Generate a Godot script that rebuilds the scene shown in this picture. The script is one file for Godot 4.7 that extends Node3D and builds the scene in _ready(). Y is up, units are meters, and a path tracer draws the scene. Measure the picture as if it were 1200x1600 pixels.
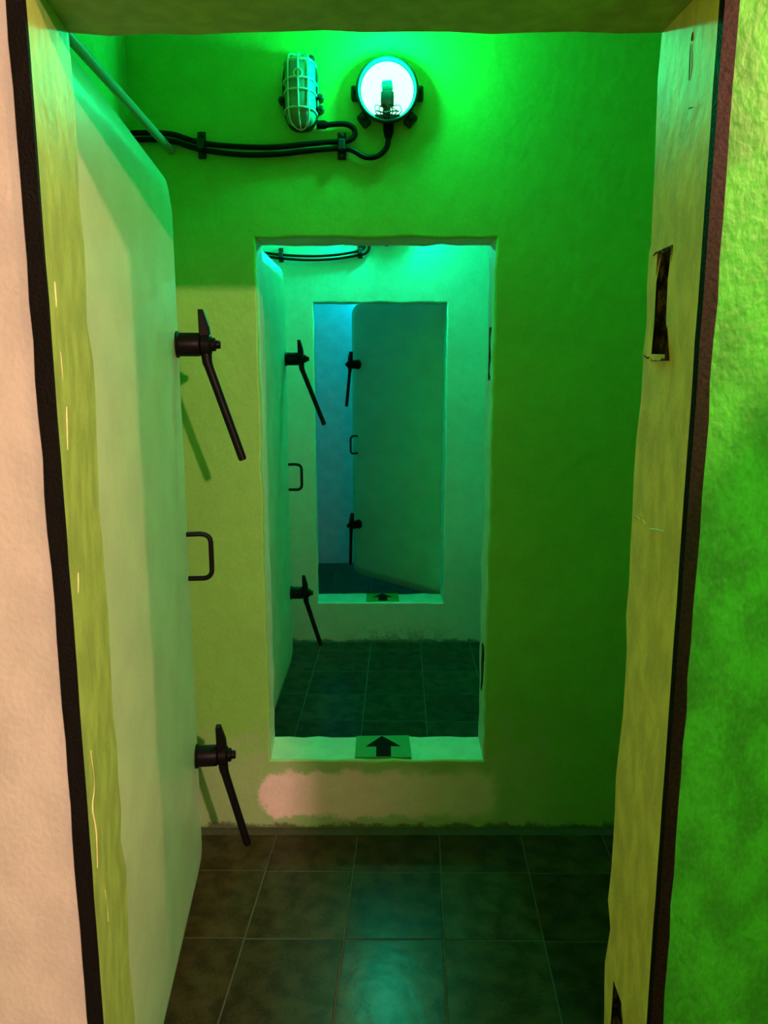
extends Node3D
# A bunker seen through three steel-door openings in a row. Distances along the row are counted forward
# from the camera as positive numbers; p() turns (x, height, forward) into a point of the scene.

const CEIL := 2.80
const LEFT := -0.80
const RIGHT := 1.05

var M := {}
var used := {}
var rng := RandomNumberGenerator.new()

# ---------------------------------------------------------------- light settings
const WARM := Color(1.0, 0.47, 0.45)
const WARM_SIDE := Color(1.0, 0.36, 0.27)
const GREEN := Color(0.0, 1.0, 0.33)
const GREEN_FRONT := Color(0.0, 1.0, 0.05)
const GREEN_COOL := Color(0.0, 1.0, 0.57)
const BLUE := Color(0.0, 0.66, 0.95)


func _ready() -> void:
	rng.seed = 7
	var cam := Camera3D.new()
	cam.name = "camera"
	cam.fov = 68.27
	cam.near = 0.02
	cam.position = Vector3(0, 1.65, 0)
	cam.rotation_degrees = Vector3(-10.2, 0, 0)
	add_child(cam)
	cam.current = true
	var we := WorldEnvironment.new()
	we.name = "world"
	var env := Environment.new()
	env.background_mode = Environment.BG_COLOR
	env.background_color = Color(0, 0, 0)
	env.tonemap_mode = Environment.TONE_MAPPER_LINEAR
	env.tonemap_exposure = 1.0
	env.sdfgi_enabled = true
	env.ssao_enabled = true
	env.ssil_enabled = true
	we.environment = env
	add_child(we)
	# the lamps (fittings with their lights) stand in build_lamps(); their colours are the constants above
	make_materials()
	build_shell()
	build_floors()
	build_doors()
	build_lamps()
	build_cables()
	build_signs()
	build_pipe()


# ================================================================ helpers
func p(x: float, y: float, f: float) -> Vector3:
	return Vector3(x, y, -f)


func lin(r: float, g: float, b: float) -> Color:
	return Color(r, g, b).linear_to_srgb()


func numbered(called: String) -> String:
	var n: int = used.get(called, 0)
	used[called] = n + 1
	return called if n == 0 else "%s_%03d" % [called, n]


func tag(o: Node3D, label: String, category: String, kind := "", group := "") -> Node3D:
	o.set_meta("label", label)
	o.set_meta("category", category)
	if kind:
		o.set_meta("kind", kind)
	if group:
		o.set_meta("group", group)
	return o


func base(called: String, at: Vector3, turn := 0.0) -> Node3D:
	var o := Node3D.new()
	o.name = numbered(called)
	add_child(o)
	o.position = at
	o.rotation.y = turn
	return o


func put(called: String, mesh: Mesh, material: Material, parent: Node3D = null) -> MeshInstance3D:
	var o := MeshInstance3D.new()
	o.name = numbered(called) if parent == null else called
	o.mesh = mesh
	o.cast_shadow = GeometryInstance3D.SHADOW_CASTING_SETTING_ON
	if material:
		for k in mesh.get_surface_count():
			o.set_surface_override_material(k, material)
	if parent == null:
		add_child(o)
	else:
		parent.add_child(o, true)
	return o


func st() -> SurfaceTool:
	var s := SurfaceTool.new()
	s.begin(Mesh.PRIMITIVE_TRIANGLES)
	return s


func tri(s: SurfaceTool, a: Array, b: Array, c: Array) -> void:
	# each corner: [position, normal] or [position, normal, uv]; wound so that the front follows the normals
	var face: Vector3 = (c[0] - a[0]).cross(b[0] - a[0])
	var n: Vector3 = a[1] + b[1] + c[1]
	var order := [a, b, c] if face.dot(n) >= 0 else [a, c, b]
	for v in order:
		s.set_normal(v[1])
		if v.size() > 2:
			s.set_uv(v[2])
		else:
			s.set_uv(Vector2(v[0].x + v[0].z, v[0].y))
		s.add_vertex(v[0])


func quad(s: SurfaceTool, a: Array, b: Array, c: Array, d: Array) -> void:
	tri(s, a, b, c)
	tri(s, a, c, d)


func flat_quad(s: SurfaceTool, a: Vector3, b: Vector3, c: Vector3, d: Vector3, n: Vector3) -> void:
	quad(s, [a, n], [b, n], [c, n], [d, n])


func box(s: SurfaceTool, lo: Vector3, hi: Vector3, bevel := 0.0, t := Transform3D()) -> void:
	var c := (lo + hi) / 2
	var h := (hi - lo) / 2
	var r := minf(bevel, minf(h.x, minf(h.y, h.z)) * 0.49)
	for axis in 3:
		var u := (axis + 1) % 3
		var w := (axis + 2) % 3
		for sg in [-1.0, 1.0]:
			var n := Vector3.ZERO
			n[axis] = sg
			var q := []
			for k in [[-1, -1], [1, -1], [1, 1], [-1, 1]]:
				var v := c
				v[axis] += sg * h[axis]
				v[u] += k[0] * (h[u] - r)
				v[w] += k[1] * (h[w] - r)
				q.append(t * v)
			flat_quad(s, q[0], q[1], q[2], q[3], (t.basis * n).normalized())
	if r <= 0:
		return
	for axis in 3:
		var u := (axis + 1) % 3
		var w := (axis + 2) % 3
		for su in [-1.0, 1.0]:
			for sw in [-1.0, 1.0]:
				var nu := Vector3.ZERO
				nu[u] = su
				var nw := Vector3.ZERO
				nw[w] = sw
				var q := []
				for sa in [-1.0, 1.0]:
					for k in 2:
						var v := c
						v[axis] += sa * (h[axis] - r)
						v[u] += su * (h[u] - (r if k == 1 else 0.0))
						v[w] += sw * (h[w] - (r if k == 0 else 0.0))
						q.append([t * v, (t.basis * (nu if k == 0 else nw)).normalized()])
				quad(s, q[0], q[1], q[3], q[2])
	for sx in [-1.0, 1.0]:
		for sy in [-1.0, 1.0]:
			for sz in [-1.0, 1.0]:
				var sg := Vector3(sx, sy, sz)
				var q := []
				for k in 3:
					var v := c + sg * (h - Vector3(r, r, r))
					v[k] += sg[k] * r
					var n := Vector3.ZERO
					n[k] = sg[k]
					q.append([t * v, (t.basis * n).normalized()])
				tri(s, q[0], q[1], q[2])


func lathe(s: SurfaceTool, profile: Array, sides: int, t := Transform3D()) -> void:
	# profile: Vector2(radius, z) points, turned about the local z axis
	var n := []
	for k in profile.size() - 1:
		var d: Vector2 = (profile[k + 1] - profile[k]).normalized()
		n.append(Vector2(-d.y, d.x) * -1.0)
	for k in profile.size() - 1:
		var n0: Vector2 = n[k]
		var n1: Vector2 = n[k]
		if k > 0 and n[k].dot(n[k - 1]) > 0.75:
			n0 = (n[k] + n[k - 1]).normalized()
		if k < n.size() - 1 and n[k].dot(n[k + 1]) > 0.75:
			n1 = (n[k] + n[k + 1]).normalized()
		for i in sides:
			var q := []
			for e in [[i, 0], [i + 1, 0], [i + 1, 1], [i, 1]]:
				var a: float = TAU * e[0] / sides
				var pt: Vector2 = profile[k + e[1]]
				var nn: Vector2 = n0 if e[1] == 0 else n1
				q.append([t * Vector3(pt.x * cos(a), pt.x * sin(a), pt.y), (t.basis * Vector3(nn.x * cos(a), nn.x * sin(a), nn.y)).normalized()])
			if profile[k].x > 1e-6:
				tri(s, q[0], q[1], q[2] if profile[k + 1].x > 1e-6 else q[3])
				if profile[k + 1].x > 1e-6:
					tri(s, q[0], q[2], q[3])
			else:
				tri(s, q[0], q[2], q[3])


func tube(s: SurfaceTool, path: Array, radii: Array, sides := 10) -> void:
	# radii: one number for all, or one per point
	var n := path.size()
	var up := Vector3.ZERO
	var rings := []
	for k in n:
		var d: Vector3 = (path[mini(k + 1, n - 1)] - path[maxi(k - 1, 0)]).normalized()
		if k == 0:
			up = d.cross(Vector3(0.31, 0.9, 0.3)).normalized()
		else:
			up = (up - d * up.dot(d)).normalized()
		var side := d.cross(up)
		var r: float = radii[mini(k, radii.size() - 1)]
		var ring := []
		for i in sides:
			var a := TAU * i / sides
			var nn := up * cos(a) + side * sin(a)
			ring.append([path[k] + nn * r, nn])
		rings.append(ring)
	for k in n - 1:
		for i in sides:
			var j := (i + 1) % sides
			quad(s, rings[k][i], rings[k][j], rings[k + 1][j], rings[k + 1][i])
	for e in [[0, -1.0], [n - 1, 1.0]]:
		var k: int = e[0]
		var d: Vector3 = (path[mini(k + 1, n - 1)] - path[maxi(k - 1, 0)]).normalized() * e[1]
		for i in sides:
			tri(s, [path[k], d], [rings[k][i][0], d], [rings[k][(i + 1) % sides][0], d])


func smooth(points: Array, steps := 8) -> Array:
	# a curve through the points
	var out := []
	for k in points.size() - 1:
		var a: Vector3 = points[maxi(k - 1, 0)]
		var b: Vector3 = points[k]
		var c: Vector3 = points[k + 1]
		var d: Vector3 = points[mini(k + 2, points.size() - 1)]
		for i in steps:
			out.append(b.cubic_interpolate(c, a, d, float(i) / steps))
	out.append(points[-1])
	return out


func prism(s: SurfaceTool, poly: PackedVector2Array, z0: float, z1: float, bevel: float, t := Transform3D()) -> void:
	# a flat outline in the local xy plane given depth along z, its front edge bevelled
	var inner := poly
	if bevel > 0:
		var made := Geometry2D.offset_polygon(poly, -bevel)
		if made.size() == 1 and made[0].size() == poly.size():
			inner = made[0]
			var best := 0
			for k in inner.size():
				if inner[k].distance_to(poly[0]) < inner[best].distance_to(poly[0]):
					best = k
			var turned := PackedVector2Array()
			for k in inner.size():
				turned.append(inner[(best + k) % inner.size()])
			if Geometry2D.is_polygon_clockwise(turned) != Geometry2D.is_polygon_clockwise(poly):
				turned.reverse()
			inner = turned
		else:
			bevel = 0.0
	var idx := Geometry2D.triangulate_polygon(inner)
	var nz := (t.basis * Vector3(0, 0, 1)).normalized()
	for k in range(0, idx.size(), 3):
		var q := []
		for e in 3:
			var v := inner[idx[k + e]]
			q.append([t * Vector3(v.x, v.y, z1), nz])
		tri(s, q[0], q[1], q[2])
	idx = Geometry2D.triangulate_polygon(poly)
	for k in range(0, idx.size(), 3):
		var q := []
		for e in 3:
			var v := poly[idx[k + e]]
			q.append([t * Vector3(v.x, v.y, z0), -nz])
		tri(s, q[0], q[1], q[2])
	var cw := -1.0 if Geometry2D.is_polygon_clockwise(poly) else 1.0
	for k in poly.size():
		var a := poly[k]
		var b := poly[(k + 1) % poly.size()]
		var d := (b - a).normalized()
		var out := (t.basis * Vector3(d.y * cw, -d.x * cw, 0)).normalized()
		flat_quad(s, t * Vector3(a.x, a.y, z0), t * Vector3(b.x, b.y, z0), t * Vector3(b.x, b.y, z1 - bevel), t * Vector3(a.x, a.y, z1 - bevel), out)
		if bevel > 0:
			var ai := inner[k]
			var bi := inner[(k + 1) % poly.size()]
			flat_quad(s, t * Vector3(a.x, a.y, z1 - bevel), t * Vector3(b.x, b.y, z1 - bevel), t * Vector3(bi.x, bi.y, z1), t * Vector3(ai.x, ai.y, z1), (out + nz).normalized())


# ================================================================ materials
func noise(kind: int, freq: float, octaves: int, sd: int) -> FastNoiseLite:
	var n := FastNoiseLite.new()
	n.noise_type = kind
	n.frequency = freq
	n.fractal_octaves = octaves
	n.seed = sd
	return n


func bump(freq: float, octaves: int, strength: float, sd: int, size := 512) -> ImageTexture:
	var im := noise(FastNoiseLite.TYPE_SIMPLEX, freq, octaves, sd).get_seamless_image(size, size)
	im.convert(Image.FORMAT_RGBA8)
	im.bump_map_to_normal_map(strength)
	return ImageTexture.create_from_image(im)


func mottled(dark: float, light: float, freq: float, sd: int, size := 512, tint := Color(1, 1, 1), tint_amount := 0.0) -> ImageTexture:
	# a tiling grey map between two tones, to multiply a paint with
	var a := noise(FastNoiseLite.TYPE_SIMPLEX, freq, 4, sd).get_seamless_image(size, size)
	var b := noise(FastNoiseLite.TYPE_SIMPLEX, freq * 9, 2, sd + 1).get_seamless_image(size, size)
	var im := Image.create(size, size, false, Image.FORMAT_RGB8)
	for y in size:
		for x in size:
			var v := lerpf(dark, light, smoothstep(0.15, 0.85, a.get_pixel(x, y).r * 0.75 + b.get_pixel(x, y).r * 0.25))
			var c := Color(v, v, v)
			if tint_amount > 0:
				c = c.lerp(tint, tint_amount * smoothstep(0.62, 0.78, b.get_pixel(x, y).r) * a.get_pixel((x + 200) % size, y).r)
			im.set_pixel(x, y, c)
	return ImageTexture.create_from_image(im)


func mat(color: Color, rough: float, metal := 0.0) -> StandardMaterial3D:
	var m := StandardMaterial3D.new()
	m.albedo_color = color
	m.roughness = rough
	m.metallic = metal
	return m


func tri_tex(m: StandardMaterial3D, albedo: Texture2D, normal: Texture2D, scale: Vector3, depth := 1.0) -> StandardMaterial3D:
	m.uv1_triplanar = true
	m.uv1_world_triplanar = true
	m.uv1_scale = scale
	if albedo:
		m.albedo_texture = albedo
	if normal:
		m.normal_enabled = true
		m.normal_texture = normal
		m.normal_scale = depth
	return m


func make_materials() -> void:
	var plaster := bump(0.018, 5, 5.0, 3)
	var coarse := bump(0.03, 4, 9.0, 5)
	var fine := bump(0.05, 4, 4.0, 31)
	var soft := mottled(0.94, 1.0, 0.006, 11)
	var worn := mottled(0.86, 1.0, 0.012, 21, 512, Color(1, 1, 0.9), 0.3)
	M.cream = tri_tex(mat(lin(0.50, 0.47, 0.44), 0.6), soft, fine, Vector3(3.2, 2.2, 3.2), 0.16)
	M.white = tri_tex(mat(lin(0.74, 0.74, 0.80), 0.6), soft, fine, Vector3(2, 2, 2), 0.3)
	M.side = tri_tex(mat(lin(0.26, 0.52, 0.10), 0.55), soft, plaster, Vector3(1.6, 1.6, 1.6), 0.5)
	M.pale = tri_tex(mat(lin(0.62, 0.68, 0.46), 0.55), soft, fine, Vector3(2.2, 2.2, 2.2), 0.5)
	M.olive = tri_tex(mat(lin(0.265, 0.43, 0.09), 0.45), worn, plaster, Vector3(3.2, 1.4, 3.2), 0.16)
	M.yellow = tri_tex(mat(lin(0.74, 0.60, 0.17), 0.5), worn, plaster, Vector3(3.2, 1.4, 3.2), 0.16)
	M.paint_run = mat(lin(0.62, 0.62, 0.30), 0.5)
	M.rough_green = tri_tex(mat(lin(0.045, 0.47, 0.025), 0.6), mottled(0.78, 1.0, 0.009, 41, 512, Color(1, 1, 0.75), 0.2), fine, Vector3(2.4, 1.5, 2.4), 0.3)
	M.ceiling = tri_tex(mat(lin(0.52, 0.74, 0.30), 0.8), soft, plaster, Vector3(1.5, 1.5, 1.5), 0.4)
	M.door = tri_tex(mat(lin(0.46, 0.62, 0.36), 0.38), soft, bump(0.006, 3, 3.0, 8), Vector3(1.5, 1.5, 1.5), 0.35)
	M.black = mat(lin(0.006, 0.0055, 0.005), 0.6)
	M.black.metallic_specular = 0.12
	tri_tex(M.black, null, bump(0.06, 3, 4.0, 15, 256), Vector3(9, 9, 9), 0.5)
	M.iron = mat(lin(0.005, 0.0045, 0.004), 0.42)
	M.iron.metallic_specular = 0.22
	M.cable = mat(lin(0.005, 0.005, 0.005), 0.4)
	M.cable.metallic_specular = 0.25
	M.rust = tri_tex(mat(lin(0.020, 0.0075, 0.0065), 0.6), mottled(0.45, 1.0, 0.05, 51, 256, Color(1, 0.8, 0.7), 0.4), plaster, Vector3(9, 9, 9), 0.4)
	M.rust.metallic_specular = 0.3
	M.slot_rust = tri_tex(mat(lin(0.22, 0.12, 0.065), 0.9), mottled(0.02, 1.0, 0.025, 53, 256), coarse, Vector3(8, 5, 8), 0.9)
	M.grout = tri_tex(mat(lin(0.09, 0.075, 0.045), 0.9), soft, coarse, Vector3(3, 3, 3), 0.6)
	M.grey_metal = mat(lin(0.22, 0.24, 0.22), 0.45, 0.6)
	M.dark_metal = mat(lin(0.02, 0.022, 0.02), 0.45, 0.3)
	M.pipe = mat(lin(0.30, 0.36, 0.30), 0.4)
	M.frosted = mat(lin(0.26, 0.30, 0.27), 0.4)
	M.cage = mat(lin(0.75, 0.8, 0.75), 0.5)
	M.ceramic = mat(lin(0.003, 0.004, 0.0038), 0.6)
	M.ceramic.metallic_specular = 0.05
	M.sign = mat(lin(0.05, 0.24, 0.008), 0.6)
	M.sign_edge = mat(lin(0.05, 0.20, 0.02), 0.5)
	M.ink = mat(lin(0.008, 0.009, 0.011), 0.9)
	M.ink.metallic_specular = 0.1
	var glass := mat(Color(0.9, 1.0, 0.95, 0.06), 0.02)
	glass.transparency = BaseMaterial3D.TRANSPARENCY_ALPHA
	M.glass = glass
	M.tiles = []
	var stone := mottled(0.72, 1.0, 0.010, 61, 512, Color(1, 1, 1), 0.15)
	for k in 4:
		var c: Array = [[0.088, 0.060, 0.030], [0.104, 0.070, 0.034], [0.072, 0.052, 0.028], [0.112, 0.074, 0.036]][k]
		var m := tri_tex(mat(lin(c[0] * 0.75, c[1] * 0.72, c[2] * 0.65), 0.23), stone, plaster, Vector3(1.7, 1.7, 1.7), 0.05)
		m.metallic_specular = 0.2
		m.uv1_offset = Vector3(0.31 * k, 0.17 * k, 0.43 * k)
		M.tiles.append(m)
	var grain := bump(0.035, 5, 3.0, 33, 1024)
	M.middle_wall = painted_wall(true, grain)
	M.far_wall = painted_wall(false, grain)


func painted_wall(middle: bool, plaster: Texture2D) -> StandardMaterial3D:
	# the paint of the wall with the patch of fresh plaster below its opening, over x -1..1.1 and height 0..2.8
	var w := 640
	var h := 850
	var im := Image.create(w, h, false, Image.FORMAT_RGB8)
	var big := noise(FastNoiseLite.TYPE_SIMPLEX, 1.6, 3, 71)
	var mid := noise(FastNoiseLite.TYPE_SIMPLEX, 9.0, 3, 72)
	var fine := noise(FastNoiseLite.TYPE_SIMPLEX, 60.0, 2, 73)
	for j in h:
		var y := 2.8 * (1.0 - (j + 0.5) / h)
		for i in w:
			var x := -1.0 + 2.1 * (i + 0.5) / w
			var n1 := big.get_noise_2d(x, y)
			var n2 := mid.get_noise_2d(x, y)
			var n3 := fine.get_noise_2d(x, y)
			var c: Color
			if middle:
				c = Color(0.22, 0.54, 0.085)
				# thin whitish wash over the bottom of the wall
				var wash := smoothstep(0.46, 0.22, y + 0.10 * n2 + 0.05 * n1) * smoothstep(0.74, 0.52, x + 0.06 * n2) * 0.42
				c = c.lerp(Color(0.50, 0.58, 0.38), wash)
				var dx := maxf(-0.455 - x, x - 0.415)
				var dy := maxf(0.045 - y, y - 0.222)
				var q := Vector2(maxf(dx + 0.06, 0), maxf(dy + 0.06, 0)).length() + minf(maxf(dx + 0.06, dy + 0.06), 0) - 0.06
				var soft := lerpf(0.012, 0.03, smoothstep(-0.3, 0.4, x))
				c = c.lerp(Color(0.92, 0.78, 0.66), smoothstep(soft, -soft, q + 0.02 * n2 + 0.008 * n3) * lerpf(1.0, 0.72, smoothstep(-0.2, 0.4, x)))
			else:
				c = Color(0.68, 0.70, 0.56)
				var grime := smoothstep(0.16, 0.0, y + 0.09 * n2) * smoothstep(0.5, 0.1, absf(x - 0.12)) * smoothstep(-0.15, 0.25, n2 + 0.5 * n3)
				c = c.lerp(Color(0.10, 0.10, 0.06), 0.8 * grime)
			c = c * (1.0 + 0.06 * n1 + 0.05 * n2 + 0.05 * n3)
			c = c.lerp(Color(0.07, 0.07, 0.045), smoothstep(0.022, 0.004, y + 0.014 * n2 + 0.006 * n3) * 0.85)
			im.set_pixel(i, j, c.linear_to_srgb())
	var m := mat(Color(1, 1, 1), 0.5)
	m.albedo_texture = ImageTexture.create_from_image(im)
	m.normal_enabled = true
	m.normal_texture = plaster
	m.normal_scale = 0.12
	return m


# ================================================================ the rooms
func slab(called: String, lo: Vector3, hi: Vector3, m: Material, label: String, category: String) -> void:
	var s := st()
	box(s, lo.min(hi), lo.max(hi))
	tag(put(called, s.commit(), m), label, category, "structure")


func ring_wall(called: String, outer: Rect2, front: Rect2, back: Rect2, zf: float, zb: float, pick: Callable, slots: Array, sd: int, r := 0.009, front_wobble := 1.0) -> MeshInstance3D:
	# a wall with an opening: its section is swept once round the opening, with worn round edges; pick(side, section) -> material key
	var wob := noise(FastNoiseLite.TYPE_SIMPLEX, 7.0, 3, sd)
	var sts := {}
	var round_z := func(rect: Rect2, e: float, side: int, u: float) -> Vector2:
		var g := rect.grow(e)
		var c := [g.position, Vector2(g.end.x, g.position.y), g.end, Vector2(g.position.x, g.end.y)]
		return c[side].lerp(c[(side + 1) % 4], u)
	for side in 4:
		var inward: Vector2 = [Vector2(0, 1), Vector2(-1, 0), Vector2(0, -1), Vector2(1, 0)][side]
		var us := []
		var count := 14 if side % 2 == 0 else 34
		for k in count + 1:
			us.append(float(k) / count)
		var zs := [zf + r, zb - r]
		if side == 1:
			for sl in slots:
				for yy in [sl[0], sl[1]]:
					us.append((yy - front.position.y) / front.size.y)
				for zz in [sl[2], sl[3]]:
					if not zs.has(zz):
						zs.append(zz)
		us.sort()
		zs.sort()
		var prof := []          # [which rect blend, expansion, z, normal mix (front, in), section, wobble share]
		prof.append([0.0, -1.0, zf, Vector2(1, 0), "front", 0.0])
		prof.append([0.0, 0.06, zf, Vector2(1, 0), "front", 0.0])
		prof.append([0.0, r + 0.004, zf, Vector2(1, 0), "front", 0.6 * front_wobble])
		for k in 4:
			var a := PI / 2 * k / 3.0
			prof.append([0.0, r * (1 - sin(a)), zf + r * (1 - cos(a)), Vector2(cos(a), sin(a)), "front" if k == 0 else "edge", front_wobble])
		for k in range(1, zs.size()):
			prof.append([(zs[k] - zf) / (zb - zf), 0.0, zs[k], Vector2(0, 1), "reveal", 1.0])
		for k in range(1, 4):
			var a := PI / 2 * (1 - k / 3.0)
			prof.append([1.0, r * (1 - sin(a)), zb - r * (1 - cos(a)), Vector2(-cos(a), sin(a)), "back", 1.0])
		prof.append([1.0, 0.06, zb, Vector2(-1, 0), "back", 0.0])
		prof.append([1.0, -1.0, zb, Vector2(-1, 0), "back", 0.0])
		prof.append([0.0, -1.0, zf, Vector2(0, -1), "rim", 0.0])
		var pts := []
		for u in us:
			var column := []
			for q in prof:
				var rect := Rect2(front.position.lerp(back.position, q[0]), front.size.lerp(back.size, q[0]))
				var xy: Vector2 = round_z.call(outer, 0.0, side, u) if q[1] < 0 else round_z.call(rect, q[1], side, u)
				var fade: float = minf(1.0, minf(u, 1 - u) * 30.0)
				var len := xy.x if side % 2 == 0 else xy.y
				if q[5] > 0:
					xy -= inward * q[5] * fade * 0.006 * (wob.get_noise_3d(len, side * 3.1, q[2] * 1.5) + 0.7 * wob.get_noise_3d(len * 5, side * 3.1 + 9, q[2] * 2))
				var n3 := Vector3(inward.x * q[3].y, inward.y * q[3].y, q[3].x)
				column.append([p(xy.x, xy.y, q[2]), n3.normalized(), Vector2((xy.x + 1.0) / 2.1, 1.0 - xy.y / 2.8)])
			pts.append(column)
		for i in us.size() - 1:
			if us[i + 1] - us[i] < 1e-5:
				continue
			for k in prof.size() - 1:
				var section: String = prof[k + 1][4]
				if section == "rim":
					var out := Vector3(-inward.x, -inward.y, 0)
					var key: String = pick.call(side, "back")
					if not sts.has(key):
						sts[key] = st()
					flat_quad(sts[key], pts[i][k][0], pts[i + 1][k][0], pts[i + 1][k + 1][0], pts[i][k + 1][0], out)
					continue
				if side == 1 and section == "reveal":
					var ya := lerpf(front.position.y, front.end.y, (us[i] + us[i + 1]) / 2)
					var zm: float = (prof[k][2] + prof[k + 1][2]) / 2
					var inside := false
					for sl in slots:
						if ya > sl[0] and ya < sl[1] and zm > sl[2] and zm < sl[3]:
							inside = true
					if inside:
						continue
				var key: String = pick.call(side, section)
				if not sts.has(key):
					sts[key] = st()
				quad(sts[key], pts[i][k], pts[i + 1][k], pts[i + 1][k + 1], pts[i][k + 1])
	var mesh := ArrayMesh.new()
	for key in sts:
		sts[key].commit(mesh)
	var o := put(called, mesh, null)
	var at := 0
	for key in sts:
		o.set_surface_override_material(at, M[key])
		at += 1
	# the rusted pockets that take the door bolts
	for sl in slots:
		var x0 := lerpf(front.end.x, back.end.x, 0.5) - 0.001
		var x1 := x0 + 0.06
		var s := st()
		var w := noise(FastNoiseLite.TYPE_SIMPLEX, 30, 2, 5)
		var m := 0.004
		var a := [p(x0, sl[0] - m, sl[2] - m), p(x0, sl[0] - m, sl[3] + m), p(x0, sl[1] + m, sl[3] + m), p(x0, sl[1] + m, sl[2] - m)]
		var b := []
		for v in a:
			b.append(v + Vector3(x1 - x0, 0, 0))
		var mid: Vector3 = (a[0] + a[2]) / 2
		for k in 4:
			var j := (k + 1) % 4
			var n: Vector3 = (mid - (a[k] + a[j]) / 2).normalized()
			# a ragged lip of flaked paint and rust round the mouth of the pocket, in short pieces
			for e in 8:
				var c0: Vector3 = a[k].lerp(a[j], e / 8.0)
				var c1: Vector3 = a[k].lerp(a[j], (e + 1) / 8.0)
				var l0: Vector3 = n * (0.002 + 0.004 * w.get_noise_3dv(c0 * 2))
				var l1: Vector3 = n * (0.002 + 0.004 * w.get_noise_3dv(c1 * 2))
				flat_quad(s, c0, c1, c1 + l1 + Vector3(0.004, 0, 0), c0 + l0 + Vector3(0.004, 0, 0), Vector3(-1, 0, 0))
				flat_quad(s, c0 + l0 + Vector3(0.004, 0, 0), c1 + l1 + Vector3(0.004, 0, 0), c1 + Vector3(x1 - x0, 0, 0), c0 + Vector3(x1 - x0, 0, 0), n)
		flat_quad(s, b[0], b[1], b[2], b[3], Vector3(-1, 0, 0))
		put("bolt_slot", s.commit(), M.slot_rust, o)
	return o


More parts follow.
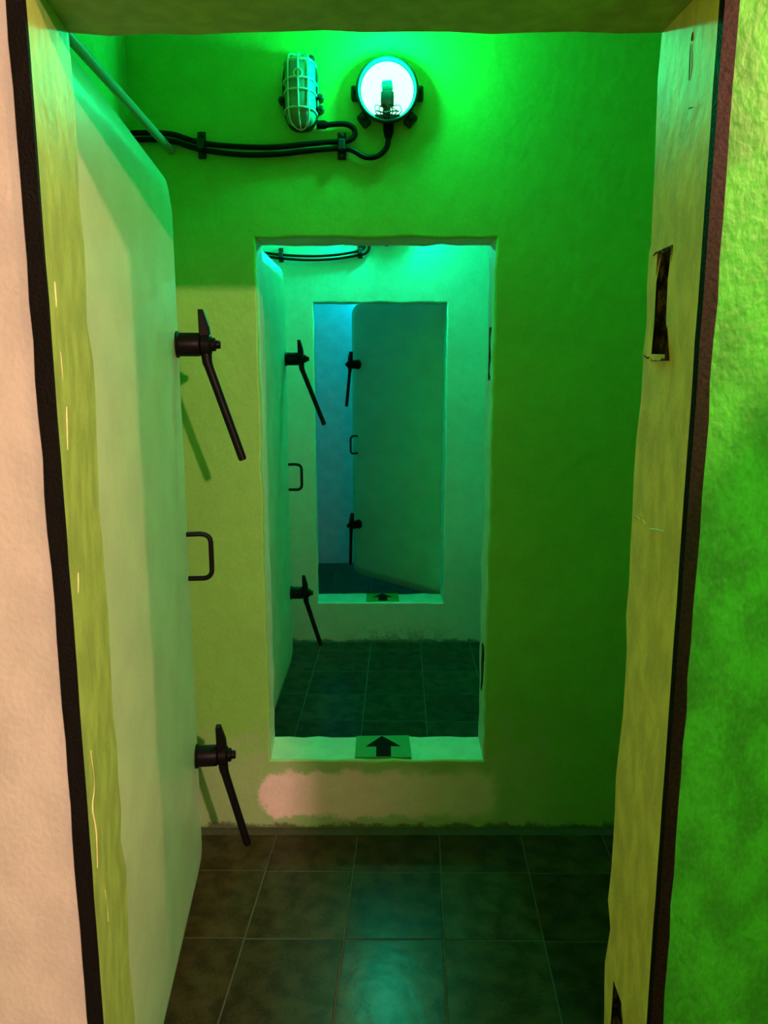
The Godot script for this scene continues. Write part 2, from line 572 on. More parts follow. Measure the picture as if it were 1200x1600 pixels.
func build_shell() -> void:
	var span := Rect2(LEFT - 0.02, 0, RIGHT - LEFT + 0.04, CEIL)
	var near := ring_wall("wall_near", span, Rect2(-0.397, 0.27, 0.769, 1.82), Rect2(-0.420, 0.27, 0.790, 1.83), 0.922, 1.105,
		func(side, section): return ("cream" if side == 3 else "rough_green") if section == "front" else ("yellow" if side == 1 and section != "back" else "olive"),
		[[1.674, 1.812, 1.020, 1.064], [0.552, 0.69, 1.020, 1.064]], 3, 0.003, 0.05)
	tag(near, "thick near wall around the framed opening, cream paint to one side and green to the other", "wall", "structure")
	paint_marks(near)
	# steel angle round the mouth of the near opening
	var fr := Rect2(-0.397, 0.27, 0.769, 1.82)
	var trim := base("trim_1", p(0, 0.27, 0.922))
	tag(trim, "narrow black and rusty steel edging set around the nearest opening", "trim", "structure")
	var wv := noise(FastNoiseLite.TYPE_SIMPLEX, 9, 3, 77)
	for side in 4:
		var s := st()
		var lip := st()
		var a := [Vector2(fr.position.x, fr.position.y), Vector2(fr.end.x, fr.position.y), fr.end, Vector2(fr.position.x, fr.end.y)]
		var out: Vector2 = [Vector2(0, -1), Vector2(1, 0), Vector2(0, 1), Vector2(-1, 0)][side]
		var wide := 0.0155 if side == 1 else 0.0195
		var high := 0.013 if side == 1 else 0.004
		var p0: Vector2 = a[side]
		var p1: Vector2 = a[(side + 1) % 4]
		var along := (p1 - p0).normalized()
		p0 -= along * 0.018
		p1 += along * 0.018
		var steps := 40
		for k in steps:
			var q := []
			for e in [k, k + 1]:
				var c: Vector2 = p0.lerp(p1, float(e) / steps)
				var wb := 0.0006 * wv.get_noise_2d(c.x * 3 + side * 7, c.y * 3)
				var wo := 0.0022 * wv.get_noise_2d(c.x * 3 + side * 7 + 50, c.y * 3)
				var inn := c + out * (wb - 0.0005)
				var outer := c + out * (wide + wo)
				q.append([p(inn.x, inn.y, 0.924) - trim.position, p(inn.x, inn.y, 0.922 - high) - trim.position, p(outer.x, outer.y, 0.922 - high) - trim.position, p(outer.x, outer.y, 0.93) - trim.position])
			var o3 := Vector3(out.x, out.y, 0)
			flat_quad(lip, q[0][0], q[1][0], q[1][1], q[0][1], -o3)
			flat_quad(s, q[0][1], q[1][1], q[1][2], q[0][2], Vector3(0, 0, 1))
			flat_quad(s, q[0][2], q[1][2], q[1][3], q[0][3], o3)
		put("steel_angle", s.commit(), M.rust if side == 1 else M.black, trim)
		put("steel_lip", lip.commit(), M.black, trim)
	var middle := ring_wall("wall_middle", span, Rect2(-0.414, 0.27, 0.776, 1.818), Rect2(-0.424, 0.27, 0.79, 1.825), 2.553, 2.742,
		func(_side, section): return {"front": "middle_wall", "edge": "middle_wall", "reveal": "pale", "back": "cream"}[section],
		[[1.64, 1.81, 2.630, 2.670], [0.5, 0.67, 2.630, 2.670]], 13)
	tag(middle, "green middle wall under the lamps with a salmon repair patch below its opening", "wall", "structure")
	var far := ring_wall("wall_far", span, Rect2(-0.412, 0.256, 0.780, 1.815), Rect2(-0.424, 0.256, 0.79, 1.825), 4.543, 4.745,
		func(_side, section): return {"front": "far_wall", "edge": "far_wall", "reveal": "pale", "back": "cream"}[section], [], 23)
	tag(far, "pale far wall around the third and smallest looking opening", "wall", "structure")
	slab("wall_end", p(LEFT - 0.02, 0, 6.58), p(RIGHT + 0.02, CEIL, 6.75), M.white, "plain end wall glimpsed blue behind the last door", "wall")
	for e in [["wall_left", LEFT - 0.2, LEFT], ["wall_right", RIGHT, RIGHT + 0.2]]:
		var which := "behind the open steel doors" if e[1] < 0 else "facing the open steel doors"
		slab(e[0], p(e[1], 0, -0.62), p(e[2], CEIL, 2.65), M.side, "long green side wall of the nearer rooms, " + which, "wall")
		slab(e[0], p(e[1], 0, 2.65), p(e[2], CEIL, 6.75), M.pale, "long pale side wall of the farther rooms, " + which, "wall")
	slab("ceiling", p(-1.2, CEIL, -3.2), p(2.4, CEIL + 0.2, 6.75), M.ceiling, "flat pale ceiling above the bright round lamp", "ceiling")
	# the passage behind the photographer, from which the warm light comes
	var s := st()
	box(s, p(-1.0, 0, -0.6).min(p(0.05, CEIL, -0.78)), p(-1.0, 0, -0.6).max(p(0.05, CEIL, -0.78)))
	box(s, p(0.835, 0, -0.6).min(p(2.2, CEIL, -0.78)), p(0.835, 0, -0.6).max(p(2.2, CEIL, -0.78)))
	box(s, p(0.05, 2.35, -0.6).min(p(0.835, CEIL, -0.78)), p(0.05, 2.35, -0.6).max(p(0.835, CEIL, -0.78)))
	tag(put("wall_back", s.commit(), M.side), "wall behind the camera with the passage to the warm lit room", "wall", "structure")
	slab("wall_rear", p(-1.0, 0, -2.1), p(2.2, CEIL, -2.3), M.cream, "rear wall of the warm lit room behind the camera", "wall")
	slab("wall_rear_left", p(-1.2, 0, -0.6), p(-1.0, CEIL, -2.3), M.cream, "first side wall of the warm lit room behind the camera", "wall")
	slab("wall_rear_right", p(2.2, 0, -0.6), p(2.4, CEIL, -2.3), M.cream, "second side wall of the warm lit room behind the camera", "wall")


func paint_marks(wall: Node3D) -> void:
	# runs of paint, scuffs and cracks on the two cheeks of the near opening, given as (height, forward) points
	var wob := noise(FastNoiseLite.TYPE_SIMPLEX, 7.0, 3, 3)
	var runs := {
		"paint_run": [3, 0.0016, M.paint_run, [[[1.68, .954], [1.642, .957]], [[1.612, .963], [1.584, .959], [1.558, .955]], [[1.396, .963], [1.37, .956]], [[1.145, .961], [1.093, .965], [1.068, .947], [1.025, .957], [.974, .95]], [[.915, .983], [.865, .981]], [[1.763, .954], [1.733, .954]]]],
		"crack": [1, 0.0011, M.black, [[[2.057, .995], [2.047, .995]], [[1.973, 1.001], [1.968, .979]], [[1.813, 1.09], [1.816, 1.075], [1.812, 1.062]], [[1.679, 1.098], [1.675, 1.08], [1.682, 1.068]]]],
		"hairline": [1, 0.0006, M.ink, [[[2.045, .998], [2.02, .995], [2.004, .997]], [[1.967, .994], [1.923, .996], [1.898, .982], [1.883, .991], [1.84, .993]], [[1.96, .984], [1.93, .989], [1.895, .991]]]],
		"scuff": [1, 0.0013, M.paint_run, [[[1.445, 1.09], [1.449, 1.08], [1.447, 1.066]], [[1.449, 1.058], [1.445, 1.046], [1.447, 1.035]], [[1.441, 1.030], [1.444, 1.01], [1.448, .98]], [[.736, 1.069], [.706, 1.045]], [[1.603, 1.085], [1.576, 1.08]]]],
	}
	for called in runs:
		var d: Array = runs[called]
		var side: int = d[0]
		for line in d[3]:
			var path := []
			var inward := 1.0 if side == 3 else -1.0
			for q in line:
				var z: float = q[1]
				var k := (z - 0.922) / 0.183
				var x := lerpf(-0.397, -0.420, k) if side == 3 else lerpf(0.372, 0.370, k)
				var share := 0.05 + 0.95 * clampf((z - 0.925) / 0.177, 0, 1)
				x -= inward * share * 0.006 * (wob.get_noise_3d(q[0], side * 3.1, 1.102 * 1.5) + 0.7 * wob.get_noise_3d(q[0] * 5, side * 3.1 + 9, 1.102 * 2))
				path.append(p(x, q[0], z))
			var s := st()
			var pts := smooth(path, 5)
			var radii := []
			for k in pts.size():
				radii.append(d[1] * (0.45 + 0.55 * sin(PI * (k + 0.6) / (pts.size() + 0.2))))
			tube(s, pts, radii, 8)
			put(called, s.commit(), d[2], wall)


func build_floors() -> void:
	var s := st()
	box(s, p(-1.2, -0.2, -2.3).min(p(2.4, -0.0015, 6.75)), p(-1.2, -0.2, -2.3).max(p(2.4, -0.0015, 6.75)))
	var fl := put("floor", s.commit(), M.grout)
	tag(fl, "dark cement tile floor running through all the rooms", "floor", "structure")
	# [x range, forward range, a joint crossing (x, forward), tile width, tile depth, slope of the joints]
	for room in [[Vector2(LEFT, RIGHT), Vector2(1.105, 2.508), Vector2(-0.096, 2.497), 0.297, 0.312, 0.046, 2.299],
			[Vector2(LEFT, RIGHT), Vector2(2.742, 4.53), Vector2(-0.098, 3.745), 0.31, 0.314, 0.02, 3.748],
			[Vector2(LEFT, RIGHT), Vector2(4.745, 6.57), Vector2(-0.1, 5.6), 0.31, 0.312, 0.0, 5.6]]:
		var area := PackedVector2Array([Vector2(room[0].x, room[1].x), Vector2(room[0].y, room[1].x), Vector2(room[0].y, room[1].y), Vector2(room[0].x, room[1].y)])
		for i in range(-4, 6):
			for j in range(-7, 8):
				var x0: float = room[2].x + i * room[3]
				var z0: float = room[6] + j * room[4]
				var g := 0.0022
				var q := PackedVector2Array()
				for c in [[g, g], [room[3] - g, g], [room[3] - g, room[4] - g], [g, room[4] - g]]:
					var z: float = z0 + c[1]
					q.append(Vector2(x0 + c[0] + room[5] * (z - room[2].y), z - 0.004 * i))
				for cut in Geometry2D.intersect_polygons(q, area):
					if cut.size() < 3:
						continue
					var mid := Vector2.ZERO
					for v in cut:
						mid += v / cut.size()
					var t := st()
					var local := PackedVector2Array()
					for v in cut:
						local.append(v - mid)
					var tilt := Basis(Vector3(0, 0, 1), rng.randf_range(-0.002, 0.002)) * Basis(Vector3(1, 0, 0), rng.randf_range(-0.002, 0.002))
					# the outline lies in local xy: turn its depth (z) upwards
					prism(t, local, -0.012, 0.0, 0.0015, Transform3D(tilt * Basis(Vector3(1, 0, 0), Vector3(0, 0, -1), Vector3(0, 1, 0)), Vector3.ZERO))
					var o := put("floor_tile", t.commit(), M.tiles[rng.randi_range(0, 3)], fl)
					o.position = p(mid.x, rng.randf_range(-0.0006, 0.0006), mid.y)


# ================================================================ doors
func door_face(m: float, wide: float, high: float) -> ArrayMesh:
	# a steel leaf from x 0 to m*wide, bottom at 0: rounded corners, a shallow bevel round its face, depth 0.075
	var rings := []
	var shape := func(inset: float, radius: float) -> Array:
		var out := []
		var c := [Vector2(inset + radius, inset + radius), Vector2(wide - inset - radius, inset + radius), Vector2(wide - inset - radius, high - inset - radius), Vector2(inset + radius, high - inset - radius)]
		for k in 4:
			for e in 7:
				var a := PI + PI / 2 * k + PI / 2 * e / 6.0
				out.append([c[k] + Vector2(cos(a), sin(a)) * radius, Vector2(cos(a), sin(a))])
		return out
	# [inset, z, normal share outward, normal share forward]
	var sections := [[0.004, -0.079, 0.5, -0.8], [0.0, -0.074, 1.0, 0.0], [0.0, -0.024, 1.0, 0.0], [0.003, -0.0165, 0.8, 0.6], [0.010, -0.0115, 0.45, 0.9], [0.050, -0.003, 0.22, 0.975], [0.062, 0.0, 0.06, 1.0], [0.075, 0.0, 0.0, 1.0]]
	for q in sections:
		var ring := []
		for v in shape.call(q[0], maxf(0.075 - q[0] * 0.6, 0.02)):
			var n := Vector3(v[1].x * q[2] * m, v[1].y * q[2], q[3]).normalized()
			ring.append([Vector3(v[0].x * m, v[0].y, q[1]), n, v[0]])
		rings.append(ring)
	var s := st()
	for k in rings.size() - 1:
		for i in rings[k].size():
			var j: int = (i + 1) % rings[k].size()
			quad(s, rings[k][i], rings[k][j], rings[k + 1][j], rings[k + 1][i])
	for e in [[rings[-1], Vector3(0, 0, 1)], [rings[0], Vector3(0, 0, -1)]]:
		var mid := [Vector3(m * wide / 2, high / 2, e[0][0][0].z), e[1]]
		for i in e[0].size():
			tri(s, mid, [e[0][i][0], e[1]], [e[0][(i + 1) % e[0].size()][0], e[1]])
	return s.commit()


func lever(parent: Node3D, at: Vector3, flare: float, swing: float, length: float) -> void:
	# boss standing off the leaf along +z, a bent bar hanging from it, a tapered tail above, a nut on the end
	var s := st()
	lathe(s, [Vector2(0.034, -0.002), Vector2(0.034, 0.004), Vector2(0.030, 0.008), Vector2(0.030, 0.056), Vector2(0.028, 0.060), Vector2(0.0, 0.060)], 20, Transform3D(Basis(), at))
	var boss := put("lever_boss", s.commit(), M.iron, parent)
	s = st()
	var c := at + Vector3(0, 0, 0.074)
	# the eye of the lever
	lathe(s, [Vector2(0.0, -0.015), Vector2(0.022, -0.015), Vector2(0.027, -0.010), Vector2(0.027, 0.010), Vector2(0.022, 0.015), Vector2(0.0, 0.015)], 18, Transform3D(Basis(), c))
	# tail: a flat wedge rising above
	var tail := PackedVector2Array([Vector2(-0.015, -0.005), Vector2(0.014, -0.005), Vector2(0.010, 0.045), Vector2(-0.003, 0.088), Vector2(-0.016, 0.088)])
	var side := Basis(Vector3(0, 0, 1), Vector3(0, 1, 0), Vector3(-1, 0, 0))
	prism(s, tail, -0.013, 0.013, 0.003, Transform3D(side, c))
	# bar
	var tip := c + Vector3(swing, -length, flare)
	var knee := c + Vector3(swing * 0.10, -0.045, 0.002)
	tube(s, [c, c + Vector3(0, -0.02, 0), knee, knee.lerp(tip, 0.06), knee.lerp(tip, 0.5), tip.lerp(knee, 0.02), tip], [0.015, 0.0145, 0.013, 0.0115, 0.011, 0.011, 0.009], 12)
	put("lever_bar", s.commit(), M.iron, parent)
	s = st()
	lathe(s, [Vector2(0.019, 0.015), Vector2(0.019, 0.024), Vector2(0.012, 0.026), Vector2(0.012, 0.034), Vector2(0.010, 0.037), Vector2(0.0, 0.037)], 6, Transform3D(Basis(), c))
	put("lever_nut", s.commit(), M.iron, parent)


func steel_door(called: String, at: Vector3, turn: float, m: float, upper: Array, lower: Array, label: String) -> void:
	var d := base(called, at, turn)
	tag(d, label, "door", "structure")
	var high := 1.945
	put("door_leaf", door_face(m, 0.955, high), M.door, d)
	var hub := 0.868
	lever(d, Vector3(m * hub, 1.73 - at.y, 0), upper[0], upper[1] * m, upper[2])
	lever(d, Vector3(m * hub, 0.587 - at.y, 0), lower[0], lower[1] * m, lower[2])
	# pull handle: a round bar bent to a bracket, standing off the leaf
	var s := st()
	var y0 := 1.105 - at.y
	var y1 := 1.228 - at.y
	var hx := m * 0.880
	var path := [Vector3(hx, y1, -0.004), Vector3(hx, y1 + 0.001, 0.035)]
	for k in 5:
		var a := PI / 2 * k / 4.0
		path.append(Vector3(hx, y1 - 0.022 + 0.022 * cos(a), 0.042 + 0.022 * sin(a)))
	for k in 5:
		var a := PI / 2 * k / 4.0
		path.append(Vector3(hx, y0 + 0.022 - 0.022 * sin(a), 0.042 + 0.022 * cos(a)))
	path.append(Vector3(hx, y0, 0.030))
	path.append(Vector3(hx, y0, -0.004))
	tube(s, path, [0.0068], 12)
	put("pull_handle", s.commit(), M.iron, d)
	for yy in [0.35, 1.60]:
		s = st()
		lathe(s, [Vector2(0, -0.06), Vector2(0.016, -0.06), Vector2(0.016, 0.06), Vector2(0, 0.06)], 14, Transform3D(Basis(Vector3(1, 0, 0), Vector3(0, 0, -1), Vector3(0, 1, 0)), Vector3(-m * 0.006, yy, -0.03)))
		put("hinge", s.commit(), M.dark_metal, d)


func build_doors() -> void:
	steel_door("door_1", p(-0.4535, 0.2, 1.125), deg_to_rad(95.3), 1.0, [0.085, 0.0, 0.30], [0.062, 0.0, 0.285], "nearest open steel door with two black levers, warm light along its hinge side")
	steel_door("door_2", p(-0.469, 0.2, 2.765), deg_to_rad(89.7), 1.0, [0.105, 0.0, 0.31], [0.072, 0.0, 0.275], "second open steel door behind the middle opening with thin black levers")
	steel_door("door_3", p(0.405, 0.2, 4.775), deg_to_rad(-47.4), -1.0, [0.035, 0.0, 0.29], [0.01, 0.0, 0.29], "last steel door, dark green and half open across the far opening")


# ================================================================ lamps
func glow(color: Color, energy: float) -> StandardMaterial3D:
	var m := mat(Color(0.9, 0.95, 0.92), 0.5)
	m.emission_enabled = true
	m.emission = color.linear_to_srgb()
	m.emission_energy_multiplier = energy
	return m


func round_lamp(at: Vector3, turn: float, tint: Color, shine: Color, shine_energy: float, energy: float, label: String, size := 0.03) -> Node3D:
	var o := base("round_lamp", at, turn)
	tag(o, label, "lamp")
	var s := st()
	lathe(s, [Vector2(0, 0), Vector2(0.078, 0), Vector2(0.084, 0.004), Vector2(0.090, 0.034), Vector2(0.088, 0.036), Vector2(0.080, 0.026), Vector2(0.0, 0.018)], 48)
	put("housing", s.commit(), M.dark_metal, o)
	s = st()
	var ring := []
	for k in 13:
		var a := PI * 1.5 - TAU * k / 12.0
		ring.append(Vector2(0.0905 + 0.0065 * cos(a), 0.041 + 0.008 * sin(a)))
	ring.reverse()
	lathe(s, ring, 56)
	put("rim", s.commit(), M.dark_metal, o)
	s = st()
	lathe(s, [Vector2(0.081, 0.037), Vector2(0.07, 0.034), Vector2(0.05, 0.029), Vector2(0.0, 0.027)], 40)
	put("glowing_reflector", s.commit(), glow(shine, shine_energy), o)
	s = st()
	var dome := []
	for k in 9:
		var a := PI / 2 * k / 8.0
		dome.append(Vector2(0.084 * cos(a), 0.042 + 0.042 * sin(a)))
	lathe(s, dome, 40)
	put("glass", s.commit(), M.glass, o)
	s = st()
	lathe(s, [Vector2(0.088, 0.030), Vector2(0.086, 0.043), Vector2(0.082, 0.041), Vector2(0.081, 0.034)], 48)
	put("gasket", s.commit(), M.black, o)
	# lamp holder standing in front of the reflector, with its wires
	s = st()
	box(s, Vector3(-0.020, -0.052, 0.036), Vector3(0.020, -0.006, 0.062), 0.006)
	box(s, Vector3(-0.016, -0.008, 0.038), Vector3(0.017, 0.022, 0.060), 0.005, Transform3D(Basis(Vector3(0, 0, 1), 0.10), Vector3.ZERO))
	box(s, Vector3(-0.014, -0.082, 0.034), Vector3(0.010, -0.050, 0.052), 0.004)
	put("lamp_holder", s.commit(), M.ceramic, o)
	s = st()
	for k in 7:
		var x := -0.036 + 0.012 * k
		tube(s, smooth([Vector3(x * 0.4, -0.050, 0.048), Vector3(x, -0.050 - 0.006 * (k % 3), 0.060), Vector3(x * 1.1 + 0.004, -0.068, 0.058), Vector3(x * 0.7, -0.076, 0.046)], 5), [0.0016], 6)
	tube(s, smooth([Vector3(-0.034, -0.062, 0.05), Vector3(-0.01, -0.070, 0.058), Vector3(0.012, -0.066, 0.057), Vector3(0.036, -0.064, 0.05)], 5), [0.0024], 6)
	box(s, Vector3(-0.040, -0.086, 0.034), Vector3(0.040, -0.070, 0.046), 0.004)
	put("wiring", s.commit(), M.iron, o)
	for e in [[-0.098, 0.004, 0.0], [0.098, 0.004, 0.0], [-0.076, -0.074, 0.7], [0.076, -0.074, -0.7]]:
		s = st()
		var t := Transform3D(Basis(Vector3(0, 0, 1), e[2]), Vector3(e[0], e[1], 0))
		box(s, Vector3(-0.014, -0.026, 0.0), Vector3(0.014, 0.016, 0.022), 0.004, t)
		lathe(s, [Vector2(0.008, 0.022), Vector2(0.008, 0.036), Vector2(0.0, 0.038)], 6, t)
		put("lug", s.commit(), M.dark_metal, o)
	s = st()
	lathe(s, [Vector2(0, -0.006), Vector2(0.013, -0.006), Vector2(0.016, 0.0), Vector2(0.016, 0.03), Vector2(0.011, 0.05), Vector2(0.0, 0.05)], 14, Transform3D(Basis(Vector3(1, 0, 0), Vector3(0, 0, 1), Vector3(0, -1, 0)), Vector3(0.004, -0.082, 0.020)))
	put("cable_gland", s.commit(), M.black, o)
	var l := OmniLight3D.new()
	l.name = "lamp_light"
	l.light_color = tint.linear_to_srgb()
	l.light_energy = energy
	l.light_size = size
	l.omni_range = 14
	l.omni_attenuation = 2
	l.shadow_enabled = true
	l.position = Vector3(0, 0.05, 0.083) if turn == 0 else Vector3(0, 0.02, 0.10)
	o.add_child(l)
	return o


func caged_lamp(at: Vector3, label: String) -> void:
	var o := base("caged_lamp", at)
	tag(o, label, "lamp")
	var a := 0.047
	var b := 0.100
	var dd := 0.076
	var z0 := 0.018
	var half_at := func(y: float, k: float) -> float:
		return a * k * pow(maxf(1.0 - pow(absf(y / (b * k)), 9.0), 0.0), 0.36)
	var depth := func(x: float, y: float, k: float) -> float:
		var half: float = maxf(half_at.call(y, k), 1e-5)
		var ky := pow(maxf(1.0 - pow(absf(y / (b * k)), 4.5), 0.0), 0.5)
		return z0 + dd * k * ky * pow(maxf(1.0 - pow(absf(x / half), 2.6), 0.0), 0.385)
	# base casting with an oval outline
	var s := st()
	var oval := PackedVector2Array()
	for k in 28:
		var t := TAU * k / 28.0
		oval.append(Vector2(signf(cos(t)) * pow(absf(cos(t)), 0.7) * (a + 0.010), signf(sin(t)) * pow(absf(sin(t)), 0.7) * (b + 0.008)))
	prism(s, oval, 0.0, z0 + 0.006, 0.004)
	put("base_plate", s.commit(), M.dark_metal, o)
	# glass: a domed oval
	s = st()
	var rows := []
	for i in 15:
		var y := b * sin(PI * (i / 14.0 - 0.5)) * 0.999
		var half: float = half_at.call(y, 1.0)
		var row := []
		for k in 17:
			var x := -half * cos(PI * k / 16.0)
			var z: float = depth.call(x, y, 1.0) if k > 0 and k < 16 else z0
			var h := 0.0015
			var gx: float = clampf((depth.call(x + h, y, 1.0) - depth.call(x - h, y, 1.0)) / (2 * h), -6, 6)
			var gy: float = clampf((depth.call(x, y + h, 1.0) - depth.call(x, y - h, 1.0)) / (2 * h), -6, 6)
			var g := Vector3(-gx, -gy, 1)
			row.append([Vector3(x, y, z), g.normalized()])
		rows.append(row)
	for i in 14:
		for k in 16:
			quad(s, rows[i][k], rows[i][k + 1], rows[i + 1][k + 1], rows[i + 1][k])
	put("glass", s.commit(), M.frosted, o)
	# wire guard over it
	s = st()
	var grow := 1.06
	for y in [-0.062, -0.012, 0.020, 0.074]:
		var half: float = half_at.call(y, grow)
		var path := []
		for k in 19:
			var x := -half * cos(PI * k / 18.0)
			path.append(Vector3(x, y, depth.call(x, y, grow) if k > 0 and k < 18 else z0))
		tube(s, path, [0.0026], 6)
	for f in [-0.62, 0.0, 0.62]:
		var path := []
		for k in 25:
			var y: float = -b * grow * cos(PI * k / 24.0)
			var half: float = half_at.call(y, grow)
			path.append(Vector3(half * f, y, depth.call(half * f, y, grow) if k > 0 and k < 24 else z0))
		tube(s, path, [0.0026], 6)
	var centre := []
	for k in 17:
		var t := TAU * k / 16.0
		var q := Vector2(cos(t) * 0.012, 0.030 + sin(t) * 0.012)
		centre.append(Vector3(q.x, q.y, depth.call(q.x, q.y, grow) + 0.001))
	tube(s, centre, [0.0026], 6)
	put("wire_guard", s.commit(), M.cage, o)
	for e in [[0.060, -0.012], [0.060, -0.045], [-0.060, -0.02], [0.034, 0.098]]:
		s = st()
		lathe(s, [Vector2(0.0, 0.0), Vector2(0.011, 0.0), Vector2(0.011, 0.022), Vector2(0.007, 0.024), Vector2(0.007, 0.034), Vector2(0.0, 0.036)], 8, Transform3D(Basis(), Vector3(e[0], e[1], 0)))
		put("lug", s.commit(), M.dark_metal, o)
	s = st()
	lathe(s, [Vector2(0, 0), Vector2(0.013, 0), Vector2(0.013, 0.024), Vector2(0.009, 0.034), Vector2(0, 0.034)], 12, Transform3D(Basis(Vector3(0, 0, -1), Vector3(0, 1, 0), Vector3(1, 0, 0)), Vector3(0.048, -0.090, 0.018)))
	put("cable_gland", s.commit(), M.black, o)


func build_lamps() -> void:
	round_lamp(p(0.010, 2.515, 2.552), 0, GREEN, Color(0.9, 1.3, 1.1), 1.0, 0.55, "lit round wall lamp glowing white and green beside the caged lamp")
	caged_lamp(p(-0.258, 2.512, 2.552), "unlit oval wall lamp under a wire guard, beside the glowing round lamp")
	round_lamp(p(0.010, 2.515, 4.542), 0, GREEN_COOL, Color(0.9, 1.3, 1.2), 1.0, 1.3, "round green lamp on the far wall, hidden above the middle opening")
	round_lamp(p(0.010, 2.40, 6.579), 0, BLUE, Color(0.9, 1.1, 1.4), 1.0, 1.0, "round blue lamp on the end wall, hidden behind the last door")
	round_lamp(p(1.25, 2.35, -2.10), PI, WARM, Color(1.5, 1.1, 0.8), 1.0, 13.4, "round warm lamp on the rear wall behind the camera")
	round_lamp(p(1.05, 2.215, 0.50), -PI / 2, WARM_SIDE, Color(1.5, 1.1, 0.8), 1.0, 1.95, "round warm lamp on the side wall close beside the near opening", 0.012)
	round_lamp(p(1.05, 1.66, 0.22), -PI / 2, GREEN_FRONT, Color(0.9, 1.3, 1.0), 1.0, 0.21, "round green lamp on the side wall below the warm one")
	var s := st()
	box(s, Vector3(-0.235, -0.016, -0.35), Vector3(0, 0, 0.35), 0.004)
	var shelf := put("steel_shelf", s.commit(), M.dark_metal)
	shelf.position = p(RIGHT, 2.068, 0.45)
	tag(shelf, "narrow dark steel shelf on the side wall under the warm lamp", "shelf")


# ================================================================ cables
func cable(called: String, points: Array, r: float, label: String, group := "") -> void:
	var s := st()
	var at: Vector3 = points[0]
	tube(s, smooth(points.map(func(v): return v - at), 8), [r], 10)
	var o := put(called, s.commit(), M.cable)
	o.position = at
	tag(o, label, "cable", "", group)


func clamp_at(at: Vector3, label: String) -> void:
	var o := base("cable_clamp", at)
	tag(o, label, "clamp")
	var s := st()
	box(s, Vector3(-0.013, -0.040, 0.0), Vector3(0.013, 0.040, 0.006), 0.002)
	put("plate", s.commit(), M.dark_metal, o)
	s = st()
	box(s, Vector3(-0.012, -0.018, 0.006), Vector3(0.012, 0.016, 0.034), 0.005)
	put("saddle", s.commit(), M.dark_metal, o)
	for y in [-0.030, 0.030]:
		s = st()
		lathe(s, [Vector2(0.0085, 0.006), Vector2(0.0085, 0.014), Vector2(0.004, 0.016), Vector2(0.004, 0.022), Vector2(0, 0.022)], 6, Transform3D(Basis(), Vector3(0, y, 0)))
		put("bolt", s.commit(), M.dark_metal, o)


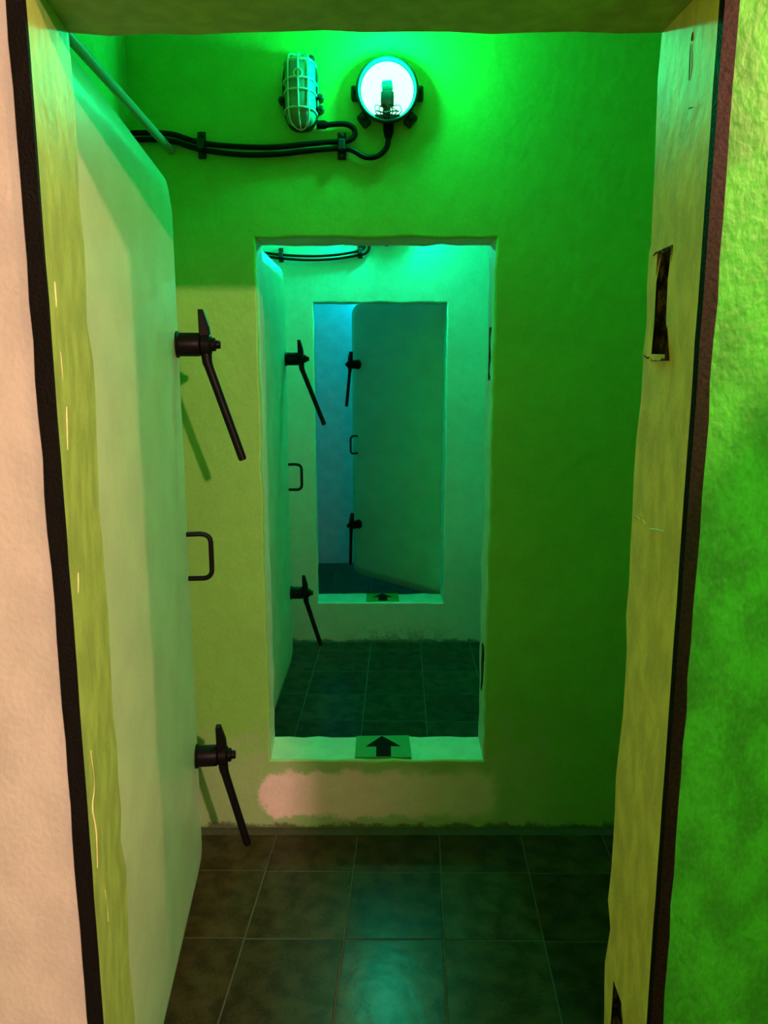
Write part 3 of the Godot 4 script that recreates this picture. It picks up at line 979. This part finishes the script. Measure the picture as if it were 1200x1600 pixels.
func build_cables() -> void:
	var f := 2.535
	cable("cable", [p(-0.79, 2.398, f), p(-0.72, 2.399, f), p(-0.66, 2.394, f), p(-0.60, 2.376, f), p(-0.55, 2.366, f), p(-0.45, 2.358, f), p(-0.34, 2.357, f), p(-0.24, 2.366, f), p(-0.155, 2.373, f), p(-0.112, 2.376, f), p(-0.092, 2.392, f), p(-0.096, 2.413, f), p(-0.125, 2.425, f), p(-0.178, 2.422, f)], 0.0085, "black cable looping up into the caged lamp")
	cable("cable", [p(-0.79, 2.378, f), p(-0.72, 2.380, f), p(-0.66, 2.374, f), p(-0.60, 2.356, f), p(-0.55, 2.346, f), p(-0.45, 2.335, f), p(-0.34, 2.336, f), p(-0.24, 2.346, f), p(-0.155, 2.353, f), p(-0.105, 2.350, f), p(-0.060, 2.328, f), p(-0.020, 2.331, f), p(0.008, 2.356, f), p(0.014, 2.39, f)], 0.0085, "black cable dipping and rising into the glowing round lamp")
	clamp_at(p(-0.574, 2.366, 2.552), "black cable clamp near the steel pipe end")
	clamp_at(p(-0.133, 2.363, 2.552), "black cable clamp between the caged lamp and the round lamp")
	f = 4.525
	cable("cable", [p(-0.79, 2.360, f), p(-0.68, 2.345, f), p(-0.58, 2.334, f), p(-0.47, 2.328, f), p(-0.367, 2.328, f), p(-0.26, 2.336, f), p(-0.165, 2.352, f), p(-0.120, 2.368, f), p(-0.108, 2.395, f), p(-0.106, 2.424, f), p(-0.14, 2.436, f), p(-0.178, 2.422, f)], 0.0075, "upper black cable seen under the top edge of the middle opening")
	cable("cable", [p(-0.79, 2.340, f), p(-0.68, 2.326, f), p(-0.58, 2.314, f), p(-0.47, 2.307, f), p(-0.367, 2.307, f), p(-0.26, 2.315, f), p(-0.165, 2.330, f), p(-0.112, 2.340, f), p(-0.088, 2.362, f), p(-0.082, 2.40, f), p(-0.06, 2.43, f), p(-0.02, 2.42, f), p(0.012, 2.395, f)], 0.0075, "lower black cable seen under the top edge of the middle opening")
	clamp_at(p(-0.592, 2.335, 4.542), "small cable clamp on the far wall beside the second door")
	clamp_at(p(-0.136, 2.356, 4.542), "small cable clamp on the far wall where the cables turn up")


func build_signs() -> void:
	var first: Node3D = null
	for e in [[p(-0.003, 0.2715, 2.650), "green floor sign with a black arrow on the middle sill", 1.0], [p(-0.008, 0.2575, 4.647), "small green arrow sign on the distant far sill", 1.0]]:
		var o := base("arrow_sign", e[0])
		tag(o, e[1], "sign")
		var up := Basis(Vector3(1, 0, 0), Vector3(0, 0, -1), Vector3(0, 1, 0))
		var s := st()
		prism(s, PackedVector2Array([Vector2(-0.104, -0.086), Vector2(0.104, -0.086), Vector2(0.100, 0.086), Vector2(-0.104, 0.080)]), 0.0, 0.005, 0.001, Transform3D(up, Vector3.ZERO))
		put("plate", s.commit(), M.sign, o)
		s = st()
		prism(s, PackedVector2Array([Vector2(-0.005, 0.079), Vector2(0.066, -0.004), Vector2(0.029, -0.004), Vector2(0.029, -0.082), Vector2(-0.026, -0.082), Vector2(-0.026, -0.006), Vector2(-0.066, -0.006)]), 0.0045, 0.0058, 0.0, Transform3D(up, Vector3.ZERO))
		put("arrow", s.commit(), M.ink, o)


func build_pipe() -> void:
	var s := st()
	var a := p(-0.674, 2.352, 2.56)
	var b := p(-0.650, 2.348, 1.15)
	tube(s, [Vector3.ZERO, (b - a) * 0.02, (b - a) * 0.5, b - a], [0.0125], 14)
	var o := put("pipe", s.commit(), M.pipe)
	o.position = a
	tag(o, "straight grey pipe running above the nearest steel door into the green wall", "pipe")
